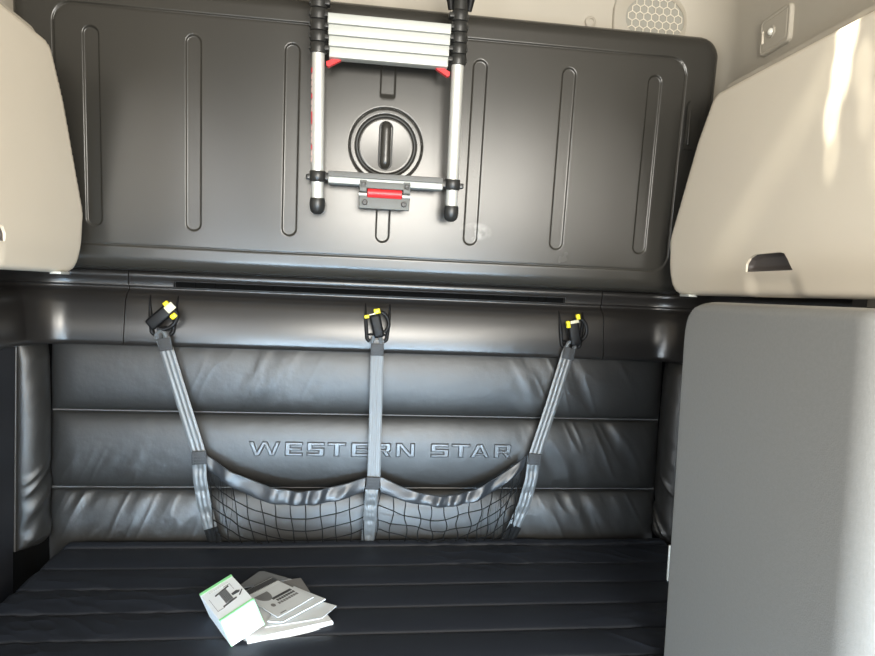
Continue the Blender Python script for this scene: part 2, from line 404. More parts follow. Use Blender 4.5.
# corner bolsters
def bolster(s):
    A = np.array([s * .932, -.006]); B = np.array([s * .965, -.108]); d = B - A; Lh = np.hypot(*d); U = d / Lh
    N = np.array([-s * abs(U[1]), -abs(U[0])]); 
    def W(u, v):
        t = np.clip(u / Lh, 0, 1)
        w = .044 * np.power(np.clip(4 * t * (1 - t), 0, 1), .55)
        w = w * np.power(np.clip((1.335 - v) / .05, 0, 1), .35) * np.power(np.clip((v - .755) / .03, 0, 1), .4) * (1 - .25 * ss(1.1, 1.33, v))
        n = vn(v * 26 + u * 34 + 1.2 * vn(v * 9, u * 8, 4), u * 9 + v * 2, 21 + s); r = 1 - np.abs(2 * n - 1)
        return w + .008 * (r ** 2 - .35) * ss(1.05, .92, v) * np.clip(w / .02, 0, 1) + .001 * (r - .5) * np.clip(w / .02, 0, 1)
    t = thing('corner_bolster', 'upright black vinyl bolster in the %s corner beside the %s' % (('left', 'dark side wall') if s < 0 else ('right', 'grey cabinet door')), 'bolster', (s * .935, -.08, .755))
    field('bolster_pad', lin(0, Lh, .003), lin(.755, 1.335, .004), W, (A[0], A[1], 0), (U[0], U[1], 0), (0, 0, 1), (N[0], N[1], 0), M['leather'], t, back=.012)
    G().tube([(B[0], B[1] - .002, z) for z in np.linspace(.757, 1.325, 12)], .0022, 8).build('piping', M['welt'], t)
bolster(-1); bolster(1)

# ================================================================== MATTRESS
MS = [-.11, -.245, -.364, -.484, -.602, -.715]
def mat_top(x, y):
    e = [-.062] + MS + [-.80]
    yw = y
    W = np.zeros(x.shape)
    for a, b in zip(e[:-1], e[1:]):
        t = np.clip((a - yw) / (a - b), 0, 1); inside = (yw <= a) & (yw >= b)
        W = np.where(inside, .0135 * np.power(np.clip(4 * t * (1 - t), 0, 1), .33), W)
    for sy in MS: W = W - .006 * np.exp(-((yw - sy) / .003) ** 2)
    n = vn(x * 20 + y * 22, y * 20 - x * 4, 14); r = 1 - np.abs(2 * n - 1)
    W = W + .0035 * (r ** 2 - .3) * ss(.42, .7, vn(x * 3.0, y * 5, 2)) * np.clip(W / .006, 0, 1)
    W = W + .004 * (vn(x * 3, y * 4, 31) - .5)
    s = -msdf(x, y); W = W - roll(s, .022)
    return W
def msdf(x, y):
    return sd_rect(x, y, .0375, -.412, .8875, .350, .03)
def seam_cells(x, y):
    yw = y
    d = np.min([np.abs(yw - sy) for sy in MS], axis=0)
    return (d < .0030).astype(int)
mt = thing('mattress', 'black fabric mattress with crosswise stitched channels filling the lower berth', 'mattress', (0, -.41, .60))
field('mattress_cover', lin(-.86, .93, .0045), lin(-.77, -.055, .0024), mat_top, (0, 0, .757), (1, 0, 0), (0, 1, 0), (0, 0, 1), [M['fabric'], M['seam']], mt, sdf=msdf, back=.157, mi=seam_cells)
tag(G().box((.035, -.41, .30), (1.74, .68, .598), bev=.01).build('berth_base', M['navy']), 'charcoal box base carrying the black mattress', 'bed base')

# ================================================================== FOLDED BUNK
SL = -.089                                  # lean of the board towards the room with height
Nn = np.array([0, -1, SL]); Nn = np.array([0., -1., -.089]) / math.hypot(1, .089); Uz = np.array([0., -.089, 1.]) / math.hypot(1, .089)
BO = np.array([0, -.1215, 1.604]); KZ = math.hypot(1, .089)
def bz(z): return (z - 1.604) * KZ            # world height -> board coordinate
def bunkpt(x, z, out=0.): return Vector((x, -.1215 - .089 * (z - 1.604), z)) + Vector(Nn) * out
zo0, zo1 = bz(1.535), bz(2.283)
GX = np.linspace(-.765, .765, 7)
LC = (.003, bz(1.911))
def bunk_sdf(u, v): return sd_rect(u, v, 0, (zo0 + zo1) / 2, .962, (zo1 - zo0) / 2, .062)
def bunk_parts(u, v):
    s = -bunk_sdf(u, v)
    inner = sd_rect(u, v, 0, (bz(1.604) + bz(2.210)) / 2, .855, (bz(2.210) - bz(1.604)) / 2, .05)
    ribs = np.full(u.shape, 9.)
    for i, x in enumerate(GX):
        if i == 3: continue
        ribs = np.minimum(ribs, sd_rect(u, v, x, (bz(1.652) + bz(2.158)) / 2, .0195, (bz(2.158) - bz(1.652)) / 2, .0193))
    ribs = np.minimum(ribs, sd_rect(u, v, .002, (bz(2.041) + bz(2.158)) / 2, .020, (bz(2.158) - bz(2.041)) / 2, .006))
    ribs = np.minimum(ribs, sd_rect(u, v, .003, (bz(1.647) + bz(1.83)) / 2, .0185, (bz(1.83) - bz(1.647)) / 2, .0183))
    rr = np.hypot(u - LC[0], v - LC[1])
    ribs = np.where(rr < .104, 9., ribs)
    return s, inner, ribs, rr
def bunk_W(u, v):
    s, inner, ribs, rr = bunk_parts(u, v)
    W = -roll(s, .040) - .0025 * ss(.003, -.003, inner) - .0028 * np.exp(-(inner / .0020) ** 2)
    W = W - .0042 * ss(.0016, -.0026, ribs)
    W = W - .0045 * np.exp(-((rr - .1005) / .0016) ** 2) - .003 * ss(.086, .0835, rr) - .015 * ss(.0825, .0805, rr)
    return W
bunk = thing('folded_bunk', 'dark grey plastic upper bunk board folded up against the rear wall with seven ribs', 'bunk', (0, -.12, 1.535))
scuff(M['bunk'], (.27, -.02, .155), (.05, .3, .028), .28)
def dense(a, b, base, fine, spots):
    out = [a]
    while out[-1] < b:
        st = base
        for c, w in spots:
            if abs(out[-1] - c) < w: st = fine
        out.append(out[-1] + st)
    out[-1] = b; return np.array(out)
ux = dense(-.962, .962, .006, .0016, [(x, .031) for x in GX] + [(.003, .115), (-.855, .014), (.855, .014)])
vz = dense(zo0, zo1, .005, .0022, [(bz(1.604), .014), (bz(2.21), .014), (bz(1.652), .02), (bz(2.158), .02), (LC[1], .115)])
field('bunk_board', ux, vz, bunk_W, BO, (1, 0, 0), Uz, Nn, M['bunk'], bunk, sdf=bunk_sdf, back=.06)
# rotary latch
lc = bunkpt(LC[0], 1.911)
Uzv = Vector(Uz)
g = G().tube([lc + Vector((math.cos(q) * .0800, 0, 0)) + Uzv * (math.sin(q) * .0800) - Vector(Nn) * .0070 for q in [2 * PI * k / 64 for k in range(65)]], .0036, 10, cap=False)
g.build('latch_ring', M['bunk_dark'], bunk)
g = G().lathe(lc, Nn, [(.0765, -.018), (.0765, -.007), (.0755, -.0045), (.073, -.0036), (.069, -.0040), (.0, -.0060)], 56)
dial = g.build('latch_dial', M['bunk'], bunk, sharp=35)
g = G(); gp = []
for k in range(15):
    t = k / 14; gp.append(bunkpt(LC[0] - .001, 1.911 + .060 - .118 * t, .006 if 0 < k < 14 else .001))
g.tube(gp, [.0138 if 0 < k < 14 else .010 for k in range(15)], 16, flat=(.8, 1)); g.build('latch_grip', M['bunk'], dial, sharp=60)
g = G().tube([bunkpt(LC[0] - .001 + .0175 * math.cos(q), 1.911 + .001 + (.046 if math.sin(q) > 0 else -.046) + .0175 * math.sin(q), -.0040) for q in [2 * PI * k / 40 + .01 for k in range(41)]], .0022, 6, cap=False)
g.build('grip_recess', M['bunk_dark'], dial)
# hinge block on the right rim
g = G().prism([(-.019, -.066), (.019, -.066), (.019, .070), (-.012, .070), (-.019, .055)], bunkpt(.882, 2.024), (1, 0, 0), Uz, Nn, -.005, .016)
h = g.build('hinge_block', M['bunk'], bunk, smooth=False)
G().box(bunkpt(.872, 2.024, .017), (.007, .006, .110), bev=.002).build('hinge_rib', M['bunk'], h)

# ================================================================== LADDER
def LY(z): return -.215 - .143 * (z - 1.70)
def lp_(x, z, out=0.): return Vector((x + .018 * (2.13 - z) - .003, LY(z) - out, z))
lad = thing('telescopic_ladder', 'silver telescopic ladder with stacked rungs hanging against the folded bunk', 'ladder', (0, -.215, 1.705))
RX = .1785
RZ = [2.085, 2.113, 2.141, 2.169, 2.197, 2.225]        # collar joints
ztop = 2.36
for s in (-1, 1):
    x = s * RX
    r = G().tube([lp_(x, z) for z in (1.725, 1.80, 1.9, 2.0, 2.12)], .0160, 28).build('rail', M['alu'], lad)
    # foot cap
    G().lathe(lp_(x, 1.744), (0, .143, -1), [(.0175, -.004), (.0195, 0), (.0205, .014), (.0190, .026), (.0150, .034), (.008, .0385), (0, .0395)], 28).build('foot_cap', M['collar'], lad)
    # clamp for the bottom rung
    g = G().lathe(lp_(x, 1.803), (0, -.143, 1), [(.0190, -.014), (.0208, -.012), (.0208, .012), (.0190, .014)], 28)
    g.box(lp_(x + s * .024, 1.80), (.012, .016, .014), bev=.003); g.box(lp_(x - s * .027, 1.802, .004), (.018, .022, .020), bev=.003)
    g.build('rung_clamp', M['collar'], lad, sharp=50)
    # stacked collars, one for each folded section
    for i in range(5):
        z = 2.103 + i * .0262
        g = G().lathe(lp_(x, z), (0, -.143, 1), [(.0195, 0), (.0208, .001), (.0212, .012), (.0208, .0243), (.0195, .0255)], 28)
        g.box(lp_(x - s * .0215, z + .011, .003), (.016, .022, .013), bev=.003)
        g.box(lp_(x + s * .0205, z + .012, .0), (.006, .014, .010), bev=.0025)
        g.build('collar', M['collar'], lad, sharp=50)
    # upper end with side hooks running out of the picture
    top = G().lathe(lp_(x, 2.234), (0, -.143, 1), [(.019, 0), (.0185, .02), (.0170, .028), (.0165, .13)], 28).build('top_tube', M['collar'], lad, sharp=50)
    g = G()
    for q in (-1, 1):
        g.tube([lp_(x + q * .0235, 2.236, -.004), lp_(x + q * .027, 2.262, -.002), lp_(x + q * .0235, 2.30, .0), lp_(x + q * .024, ztop, .0)], [.007, .010, .008, .008], 12)
    g.build('hook_arm', M['black'], lad)
    for q in (-1, 1): G().lathe(lp_(x + q * .027, 2.272, .006), (0, -1, 0), [(.0065, 0), (.0065, .006), (.004, .008), (0, .008)], 16).build('pivot_pin', M['alu'], lad)
    if s > 0: G().box(lp_(x, 2.30, .006), (.036, .012, .045), bev=.004).build('tube_sleeve', M['steel'], lad)
    # red release tab under the lowest stacked rung
    P = [(-s * .0, 0), (-s * .030, .014), (-s * .037, .013), (-s * .037, .006), (-s * .006, -.012), (-s * .001, -.010)]
    G().prism(P, lp_(x - s * .0205, 2.083), (1, 0, 0), (0, 0, 1), (0, -1, 0), -.006, .008).build('release_tab', M['red'], lad, smooth=False)
for i in range(4):
    z = 2.089 + i * .0262
    hw = .1505 + i * .0015
    g = G().box(lp_(0, z + .0135, .006), (2 * hw, .030, .0252), bev=.002)
    g.build('rung', M['alu_rung'], lad, sharp=50)
r = G().box(lp_(0, 1.7935, .004), (.301, .034, .017), bev=.003).build('rung', M['alu_rung'], lad, sharp=50)
G().box(lp_(0, 1.8085, .005), (.301, .034, .015), bev=.002).build('rung_tread', M['alu_dark'], r, sharp=50)
# red warning sticker down the outer side of the left rail
g = G()
for k in range(15):
    zz = 2.06 - k * .0155; a = 3.32
    w = .012 if k != 7 else .020
    g.box(lp_(-RX - .0168 * math.cos(.35), zz, .0168 * math.sin(.35)), (.0012, .006, w), R=Matrix.Rotation(.35, 3, 'Z'), mi=0 if k in (0, 4, 7, 8, 12) else 1)
g.build('warning_sticker', [M['redlabel'], M['pink']], lad, label='red warning sticker on the left rail')

# hinge bracket between ladder and bunk
br = thing('ladder_bracket', 'grey mounting bracket with a red roller below the bottom ladder rung', 'bracket', (0, -.2, 1.728))
def bp(x, z, out=0): return Vector((x, -.232 - out, z))
G().box(bp(.001, 1.7435, -.008), (.134, .014, .034), bev=.0025).build('lower_plate', M['steel'], br, sharp=50)
G().box(bp(.001, 1.7435, -.031), (.05, .034, .026), bev=.002).build('standoff', M['collar'], br, sharp=50)
G().box(bp(.001, 1.786, .016), (.134, .006, .018), bev=.002).build('upper_plate', M['steel'], br, sharp=50)
for s in (-1, 1):
    G().box(bp(.001 + s * .057, 1.783, .012), (.019, .014, .030), bev=.002).build('upright_tab', M['steel'], br, sharp=50)
    g = G().tube([bp(.001 + s * .047, 1.763), bp(.001 + s * .068, 1.763)], .005, 16); g.build('axle', M['alu'], br)
    g = G().box(bp(.001 + s * .057, 1.763, -.011), (.022, .006, .016)); g.build('axle_slot', M['void'], br)
    g = G().lathe(bp(.001 + s * .052, 1.742, -.002), (0, -1, 0), [(.0075, 0), (.0075, .004), (.0055, .0055), (.0035, .0055), (.003, .003), (0, .003)], 20); g.build('screw', M['metal'], br, sharp=30)
    g = G().lathe(bp(.001 + s * .057, 1.789, .019), (0, -1, 0), [(.004, 0), (.004, .002), (0, .0024)], 16); g.build('screw', M['metal'], br, sharp=30)
G().tube([bp(-.044, 1.768, -.002), bp(.046, 1.768, -.002)], .0125, 28).build('roller', M['red'], br)
G().box(bp(.001, 1.766, -.0125), (.094, .003, .034)).build('roller_recess', M['void'], br)

# ================================================================== SIDE CABINETS
def round_poly(P, r, n=7):
    out = []; m = len(P)
    for i in range(m):
        a, b, c = (np.array(P[(i + k) % m], float) for k in (-1, 0, 1))
        ri = r[i] if hasattr(r, '__len__') else r
        u, v = (a - b) / np.linalg.norm(a - b), (c - b) / np.linalg.norm(c - b)
        ang = math.acos(np.clip(u @ v, -1, 1)); d = min(ri / math.tan(ang / 2), np.linalg.norm(a - b) * .49, np.linalg.norm(c - b) * .49)
        p0, p1 = b + u * d, b + v * d
        for k in range(n + 1):
            t = k / n; out.append(tuple((1 - t) ** 2 * p0 + 2 * t * (1 - t) * b + t * t * p1))
    return out
def overhead(s, X, yoff, zof, yfront, label):
    out = [(yfront, 2.048), (-.392, 2.048), (-.322, 1.945), (-.196, 1.690), (-.214, 1.533), (yfront, 1.533)]
    base = [(a + (yoff if a > yfront else 0), b + zof) for a, b in out]
    P = round_poly(base, [.01, .05, .10, .06, .055, .01])
    f = lambda u, v: sd_poly(u, v, P)
    t = thing('overhead_cabinet', label, 'cabinet', (s * (X + .1), (yfront - .3) / 2, 1.53))
    hole = [(-.745 + yoff, 1.589), (-.580 + yoff, 1.589), (-.582 + yoff, 1.607), (-.594 + yoff, 1.621), (-.614 + yoff, 1.628), (-.700 + yoff, 1.629), (-.716 + yoff, 1.626), (-.728 + yoff, 1.614)]
    hole = [(a, b + zof) for a, b in hole]
    fh = lambda u, v: sd_poly(u, v, hole)
    sc = [(-.775 + yoff, 1.50), (-.585 + yoff, 1.50), (-.588 + yoff, 1.60), (-.745 + yoff, 1.60)]
    def W(u, v):
        w = -roll(-f(u, v), .014) - .010 * ss(1.63, 1.53, v - zof) ** 1.5
        w = w - .0055 * ss(.020, -.032, sd_poly(u, v - zof, sc)) * ss(1.60, 1.56, v - zof)
        return w
    def sdf(u, v): return np.maximum(f(u, v), -fh(u, v) - .0005)
    d = field('cabinet_door', dense(yfront, -.15 + yoff, .008, .0025, [(-.66 + yoff, .11)]), dense(1.52 + zof, 2.06 + zof, .006, .0022, [(1.60 + zof, .045)]), W,
              (s * X, 0, 0), (0, 1, 0), (0, 0, 1), (-s, 0, 0), M['cream'], t, sdf=sdf, back=.026)
    cup = lambda u, v: -.006 - .011 * ss(0, -.008, fh(u, v)) * ss(1.586 + zof, 1.604 + zof, v)
    hy = [a for a, b in hole]
    field('finger_pull', lin(min(hy) - .004, max(hy) + .004, .003), lin(1.586 + zof, 1.633 + zof, .003), lambda u, v: cup(u, v), (s * X, 0, 0), (0, 1, 0), (0, 0, 1), (-s, 0, 0), M['pull'], d, back=.027)
    body = [(yfront, 2.068 + zof), (-.40 + yoff, 2.068 + zof), (-.33 + yoff, 1.95 + zof), (-.235 + yoff, 1.70 + zof), (-.25 + yoff, 1.545 + zof), (yfront, 1.545 + zof)]
    bb = round_poly(body, [.005, .05, .08, .05, .03, .005], 5)
    G().prism(bb, (s * (X + .029), 0, 0), (0, 1, 0), (0, 0, 1), (s, 0, 0), 0, 1.015 - X - .029).build('cabinet_body', M['cream_wall'], t, sharp=30)
    G().box((s * (X + .016), -.30 + yoff, 1.5325 + zof), (.026, .05, .007), bev=.002).build('door_bumper', M['alu_rung'], t)
overhead(1, .82, 0, 0, -1.35, 'cream overhead cabinet on the right with a dark finger pull, patched with sunlight')
overhead(-1, .762, 0, -.011, -1.35, 'plain cream overhead cabinet at the left edge above the dark facia corner')

# lower right cabinet with grey door
lo = thing('side_cabinet', 'tall grey textured side cabinet below the right overhead cabinet', 'cabinet', (.80, -1.03, 0))
PD = round_poly([(-1.286, 1.517), (-.775, 1.517), (-.770, .02), (-1.286, .02)], [.004, .075, .015, .004], 10)
fd = lambda u, v: sd_poly(u, v, PD)
def WD(u, v):
    w = -roll(-fd(u, v), .006)
    w = w - roll(u + 1.286, .066) - roll(1.517 - v, .020)
    return np.maximum(w, -.075)
dd = field('cabinet_door', dense(-1.286, -.765, .006, .0025, [(-1.255, .05), (-.775, .02)]), dense(.02, 1.517, .012, .0025, [(1.5, .03)]), WD, (.577, 0, 0), (0, 1, 0), (0, 0, 1), (-1, 0, 0), M['greydoor'], lo, sdf=fd, back=.08)
G().box((.832, -1.035, .755), (.36, .49, 1.50), bev=.008).build('cabinet_body', M['facia'], lo)
G().box((.584, -.766, .985), (.010, .006, .074), bev=.002).build('latch_strip', M['alu_rung'], lo, label='slim white strip on the rear edge of the door')

# ================================================================== SPEAKER GRILLE AND READING LAMP
sp = thing('speaker_grille', 'round cream loudspeaker cover with honeycomb grille above the bunk corner', 'speaker', (.829, .0, 2.31))
cxs, czs = .829, 2.389
# the wall is coved here, so the housing is a shallow pod standing off it
a_, b_ = .096, .071
def ell(k, y, n=64): return [(cxs + a_ * k * math.cos(2 * PI * i / n), y, czs + b_ * k * math.sin(2 * PI * i / n)) for i in range(n)]
def pod(k): return [(cxs + (.145 if math.cos(q) > 0 else .128) * k * np.sign(math.cos(q)) * abs(math.cos(q)) ** .75, czs + .125 * k * np.sign(math.sin(q)) * abs(math.sin(q)) ** .75) for q in [2 * PI * i / 64 for i in range(64)]]
rings = [(1.0, .06), (1.0, .020), (.99, .0165), (.975, .0155), (.965, .0165), (.95, .016)]
V = []; F = []
for k, y in rings: V += [(x, y, z) for x, z in pod(k)]
for k, y in [(1.06, .004), (1.0, .0), (1.0, .004)]: V += ell(k, y)
nr = len(rings) + 3
for r_ in range(nr - 1):
    for i in range(64): F.append((r_ * 64 + i, r_ * 64 + (i + 1) % 64, (r_ + 1) * 64 + (i + 1) % 64, (r_ + 1) * 64 + i))
obj('housing', V, F, M['cream_wall'], sp, sharp=40)
obj('grille_backing', ell(1.0, .003), [tuple(range(64))], M['mesh_back'], sp, smooth=False)
g = G(); hx = .0250; R6 = hx / math.sqrt(3)
seen = set()
for j in range(-8, 9):
    for i in range(-8, 9):
        cx_ = cxs + (i + .5 * (j % 2)) * hx; cz_ = czs + .004 + j * R6 * 1.5
        pts = [(cx_ + R6 * math.sin(k * PI / 3), cz_ + R6 * math.cos(k * PI / 3)) for k in range(6)]
        for k in range(6):
            p, q = pts[k], pts[(k + 1) % 6]; key = tuple(sorted([(round(p[0], 4), round(p[1], 4)), (round(q[0], 4), round(q[1], 4))]))
            mid = ((p[0] + q[0]) / 2, (p[1] + q[1]) / 2)
            if key in seen or ((mid[0] - cxs) / a_) ** 2 + ((mid[1] - czs) / b_) ** 2 > .90: continue
            seen.add(key); g.tube([(p[0], .0, p[1]), (q[0], .0, q[1])], .0015, 6)
g.build('honeycomb_mesh', M['cream'], sp)

cl = G().lathe((.630, .031, 2.372), (0, -1, 0), [(.018, 0), (.017, .008), (.012, .012), (.008, .013), (.0075, .009), (0, .009)], 24).build('trim_clip', M['cream_wall'], sharp=40)
tag(cl, 'small round cream clip on the rear wall just above the bunk, left of the speaker', 'clip')
lm = thing('reading_lamp', 'small square cream reading lamp on the side wall above the right cabinet', 'lamp', (1.015, -0.338, 2.18))
sq = round_poly([(-0.401, 2.195), (-0.276, 2.190), (-0.273, 2.290), (-0.401, 2.295)], .018, 5)
g = G(); fl = lambda u, v: sd_poly(u, v, sq)
field('lamp_housing', lin(-.408, -.262, .002), lin(2.185, 2.30, .002), lambda u, v: -roll(-fl(u, v), .005) - .002 * np.exp(-((fl(u, v) + .010) / .002) ** 2), (1.009, 0, 0), (0, 1, 0), (0, 0, 1), (-1, 0, 0), M['cream_wall'], lm, sdf=fl, back=.012)
g = G().lathe((1.010, -0.328, 2.243), (-1, 0, 0), [(.015, 0), (.015, .004), (.0125, .005), (.011, .003), (0, .003)], 28); g.build('lens_ring', M['cream_wall'], lm, sharp=30)
g = G().lathe((1.009, -0.328, 2.243), (-1, 0, 0), [(.010, 0), (.009, .006), (.006, .009), (.003, .0105), (0, .011)], 20); g.build('lens', M['lamp_lens'], lm)
G().box((1.008, -0.291, 2.240), (.006, .006, .034), bev=.002).build('rocker_switch', M['cream'], lm)

# ================================================================== STRAP ANCHORS, STRAPS AND NET
def fy(z):                                                    # facia face
    return .02 - np.interp(z, [1.33, 1.34, 1.39, 1.44, 1.458, 1.471], [.065, .067, .0625, .057, .051, .042])
AN = [(-.607, 'left', 1), (.0015, 'middle', 0), (.597, 'right', -1)]
for ax, nm, lean in AN:
    t = thing('tie_down_anchor', 'dark U-shaped tie-down pocket in the facia behind the %s strap hook' % nm, 'anchor', (ax, -.045, 1.36), 'strap anchors')
    for s in (-1, 1):
        P = []
        for k in range(13):
            q = k / 12; z = 1.470 - .098 * q
            x = ax + s * (.0365 - .007 * q ** 1.5 + (.004 if (lean * s < 0) else 0) * (1 - q) ** 2)
            P.append((x, fy(z) - .002 - .001 * q, z))
        for k in range(1, 6):
            a = k / 6 * PI / 2; P.append((ax + s * (.0295 - .012 * (1 - math.cos(a))), fy(1.37) - .004, 1.372 - .012 * math.sin(a)))
        rad = [.0016 + .0042 * min(1, k / 7) for k in range(len(P))]
        G().tube(P, rad, 10).build('pocket_rim', M['black'], t)
    V = [(ax - .026, fy(1.375) - .0012, 1.362), (ax + .026, fy(1.375) - .0012, 1.362), (ax + .034, fy(1.465) - .0012, 1.462), (ax - .034, fy(1.465) - .0012, 1.462)]
    G().ribbon([V[0], V[3]], [V[1], V[2]], .003).build('pocket_floor', M['facia'], t)
    # loop bar the hook clips on
    G().tube([(ax - .028, -.046, 1.378), (ax - .02, -.062, 1.381), (ax, -.068, 1.383), (ax + .02, -.062, 1.381), (ax + .028, -.046, 1.378)], .0032, 10).build('loop_bar', M['black'], t)

def hook(ax, az, ang, nm, tagpos, desc, SC=1.15):
    t = thing('snap_hook', desc, 'hook', (ax, -.075, az), 'snap hooks on the straps')
    c, s_ = math.cos(ang), math.sin(ang)
    def P(u, v, o=0.): u *= SC; v *= SC; return (ax + c * u - s_ * v, -.080 - o, az + s_ * u + c * v)
    R = Matrix.Rotation(-ang, 3, 'Y')
    G().box(P(0, -.001), (.027 * SC, .018, .060 * SC), R=R, bev=.0075).build('hook_body', M['black'], t)
    g = G(); pts = []
    for k in range(15):
        a = -PI * .45 + k / 14 * PI * 1.25; pts.append(P(.012 + .019 * math.cos(a), .006 + .026 * math.sin(a), .001))
    g.tube(pts, .0058, 10); g.build('hook_arm', M['black'], t)
    for (u, v, w, h) in tagpos[:-1]:
        G().box(P(u, v, .005), (w * SC, .013, h * SC), R=R, bev=.003).build('release_button', M['yellow'], t)
    u, v, w, h = tagpos[-1]
    G().box(P(u, v, .0105), (w * SC, .002, h * SC), R=R, bev=.0006).build('tag', M['tag'], t)
hook(-.605, 1.412, math.radians(-47), 'left', [(-.012, .029, .010, .012), (.018, .023, .011, .014), (0, .030, .017, .020)], 'black snap hook with yellow buttons and a white tag at the left anchor, tilted right', 1.3)
hook(-.001, 1.408, math.radians(14), 'middle', [(-.020, .028, .012, .009), (.008, .036, .016, .013), (-.006, .031, .016, .003)], 'black snap hook with yellow buttons holding the middle strap')
hook(.595, 1.408, math.radians(12), 'right', [(-.013, .022, .009, .017), (.013, .036, .010, .013), (.002, .026, .020, .007)], 'black snap hook with yellow buttons at the right anchor, nearest the grey cabinet', 1.28)

net = thing('cargo_net', 'black cargo net pocket with grey webbing straps hanging in front of the padded backrest', 'cargo net', (0, -.085, .77))
def interp_pts(P, n):
    P = np.array(P, float); d = np.concatenate([[0], np.cumsum(np.linalg.norm(np.diff(P, axis=0), axis=1))]); t = np.linspace(0, d[-1], n)
    # smooth (catmull-like) through resampling and averaging
    Q = np.stack([np.interp(t, d, P[:, k]) for k in range(P.shape[1])], 1)
    for _ in range(6): Q[1:-1] = (Q[:-2] + 2 * Q[1:-1] + Q[2:]) / 4
    return Q
def strap(pts, w, name, m, ribs=3, wave=0., tw=None):
    """webbing: centre line, width across, with raised woven lanes"""
    C = interp_pts(pts, 60); g = G(); n = 16
    V = []; F = []
    for i in range(60):
        t = C[min(i + 1, 59)] - C[max(i - 1, 0)]; t /= np.linalg.norm(t); a = np.array([abs(t[2]), 0, t[0] * (1 if t[2] < 0 else -1)]); a /= np.linalg.norm(a)
        if tw: a = a * math.cos(tw(i / 59)) + np.array([0, 1, 0]) * math.sin(tw(i / 59))
        ww = w if not hasattr(w, '__call__') else w(i / 59)
        for k in range(n + 1):
            q = k / n; lane = .0014 * math.sin(q * PI * ribs) ** 2 * (1 if 0 < k < n else 0) + .0028 * math.sin(q * PI) * wave * (math.sin(i * .45) + .6 * math.sin(i * .9 + 2))
            p = C[i] + a * (q - .5) * ww; V.append((p[0], p[1] - lane, p[2]))
    m_ = n + 1; base = len(V); V += [(x, y + .0025, z) for x, y, z in V]
    for i in range(59):
        for k in range(n):
            a0 = i * m_ + k; F.append((a0, a0 + 1, a0 + m_ + 1, a0 + m_)); F.append((base + a0, base + a0 + m_, base + a0 + m_ + 1, base + a0 + 1))
        F.append((i * m_, i * m_ + m_, base + i * m_ + m_, base + i * m_)); F.append((i * m_ + n, base + i * m_ + n, base + i * m_ + m_ + n, i * m_ + m_ + n))
    for k in range(n): F.append((k, base + k, base + k + 1, k + 1)); e = 59 * m_ + k; F.append((e, e + 1, base + e + 1, base + e))
    return obj(name, V, F, m, net, sharp=60)
W_ = .0375
YS = -.083
# upper straps
strap([(-.599, -.074, 1.350), (-.588, -.076, 1.322), (-.54, -.080, 1.175), (-.488, -.090, 1.022)], W_, 'strap', M['webbing'])
strap([(.002, -.072, 1.365), (.003, -.076, 1.33), (.005, -.080, 1.15), (.006, -.098, .957)], W_, 'strap', M['webbing'])
strap([(.587, -.072, 1.360), (.577, -.076, 1.335), (.535, -.080, 1.18), (.486, -.090, 1.022)], W_, 'strap', M['webbing'])
# lower runs down into the mattress gap
strap([(-.488, -.092, 1.03), (-.486, -.094, .96), (-.472, -.091, .88), (-.452, -.086, .80), (-.440, -.080, .765)], W_, 'lower_strap', M['webbing'], wave=.6)
strap([(.006, -.100, .965), (.001, -.105, .93), (-.001, -.100, .85), (-.004, -.088, .79), (-.004, -.082, .766)], W_, 'lower_strap', M['webbing'], wave=.6)
strap([(.486, -.092, 1.03), (.480, -.096, .96), (.462, -.092, .88), (.436, -.086, .81), (.420, -.080, .766)], W_, 'lower_strap', M['webbing'], wave=.6)
for P_ in ([(-.4535, -.0885, .812), (-.447, -.086, .79), (-.440, -.083, .767)], [(.441, -.0885, .815), (.432, -.086, .795), (.4205, -.083, .767)]):
    strap(P_, .039, 'strap_sleeve', M['cord'])
# stitched doubled ends under the hooks and at the binding
def patch(c, ang, w, h, name='stitched_end'):
    R = Matrix.Rotation(ang, 3, 'Y'); g = G().box(c, (w, .006, h), R=R, bev=.001)
    for k in range(4):
        o = R @ Vector((0, -.0032, -h * .36 + h * .24 * k)); g.box(Vector(c) + o, (w * .86, .0012, .0016), R=R)
    for q in (-1, 1): g.box(Vector(c) + R @ Vector((q * w * .4, -.0032, 0)), (.0016, .0012, h * .8), R=R)
    g.build(name, M['webdark'], net)
patch((-.590, -.079, 1.335), -.17, .036, .036); patch((.003, -.079, 1.338), 0, .037, .036); patch((.582, -.079, 1.344), .22, .037, .036)
patch((-.488, -.096, 1.018), -.05, .040, .038, 'stitched_joint'); patch((.004, -.107, .950), .04, .040, .036, 'stitched_joint'); patch((.487, -.096, 1.022), .08, .040, .034, 'stitched_joint')
# loops of strap drawn into the hooks
for c, a in (((-.602, -.075, 1.364), .1), ((.001, -.073, 1.372), 0), ((.588, -.073, 1.372), .2)):
    G().tube([(c[0] - .013, c[1], c[2] - .014), (c[0] - .010, c[1] - .004, c[2] + .002), (c[0], c[1] - .006, c[2] + .012), (c[0] + .010, c[1] - .004, c[2] + .002), (c[0] + .013, c[1], c[2] - .014)], .006, 8).build('strap_loop', M['webbing'], net)

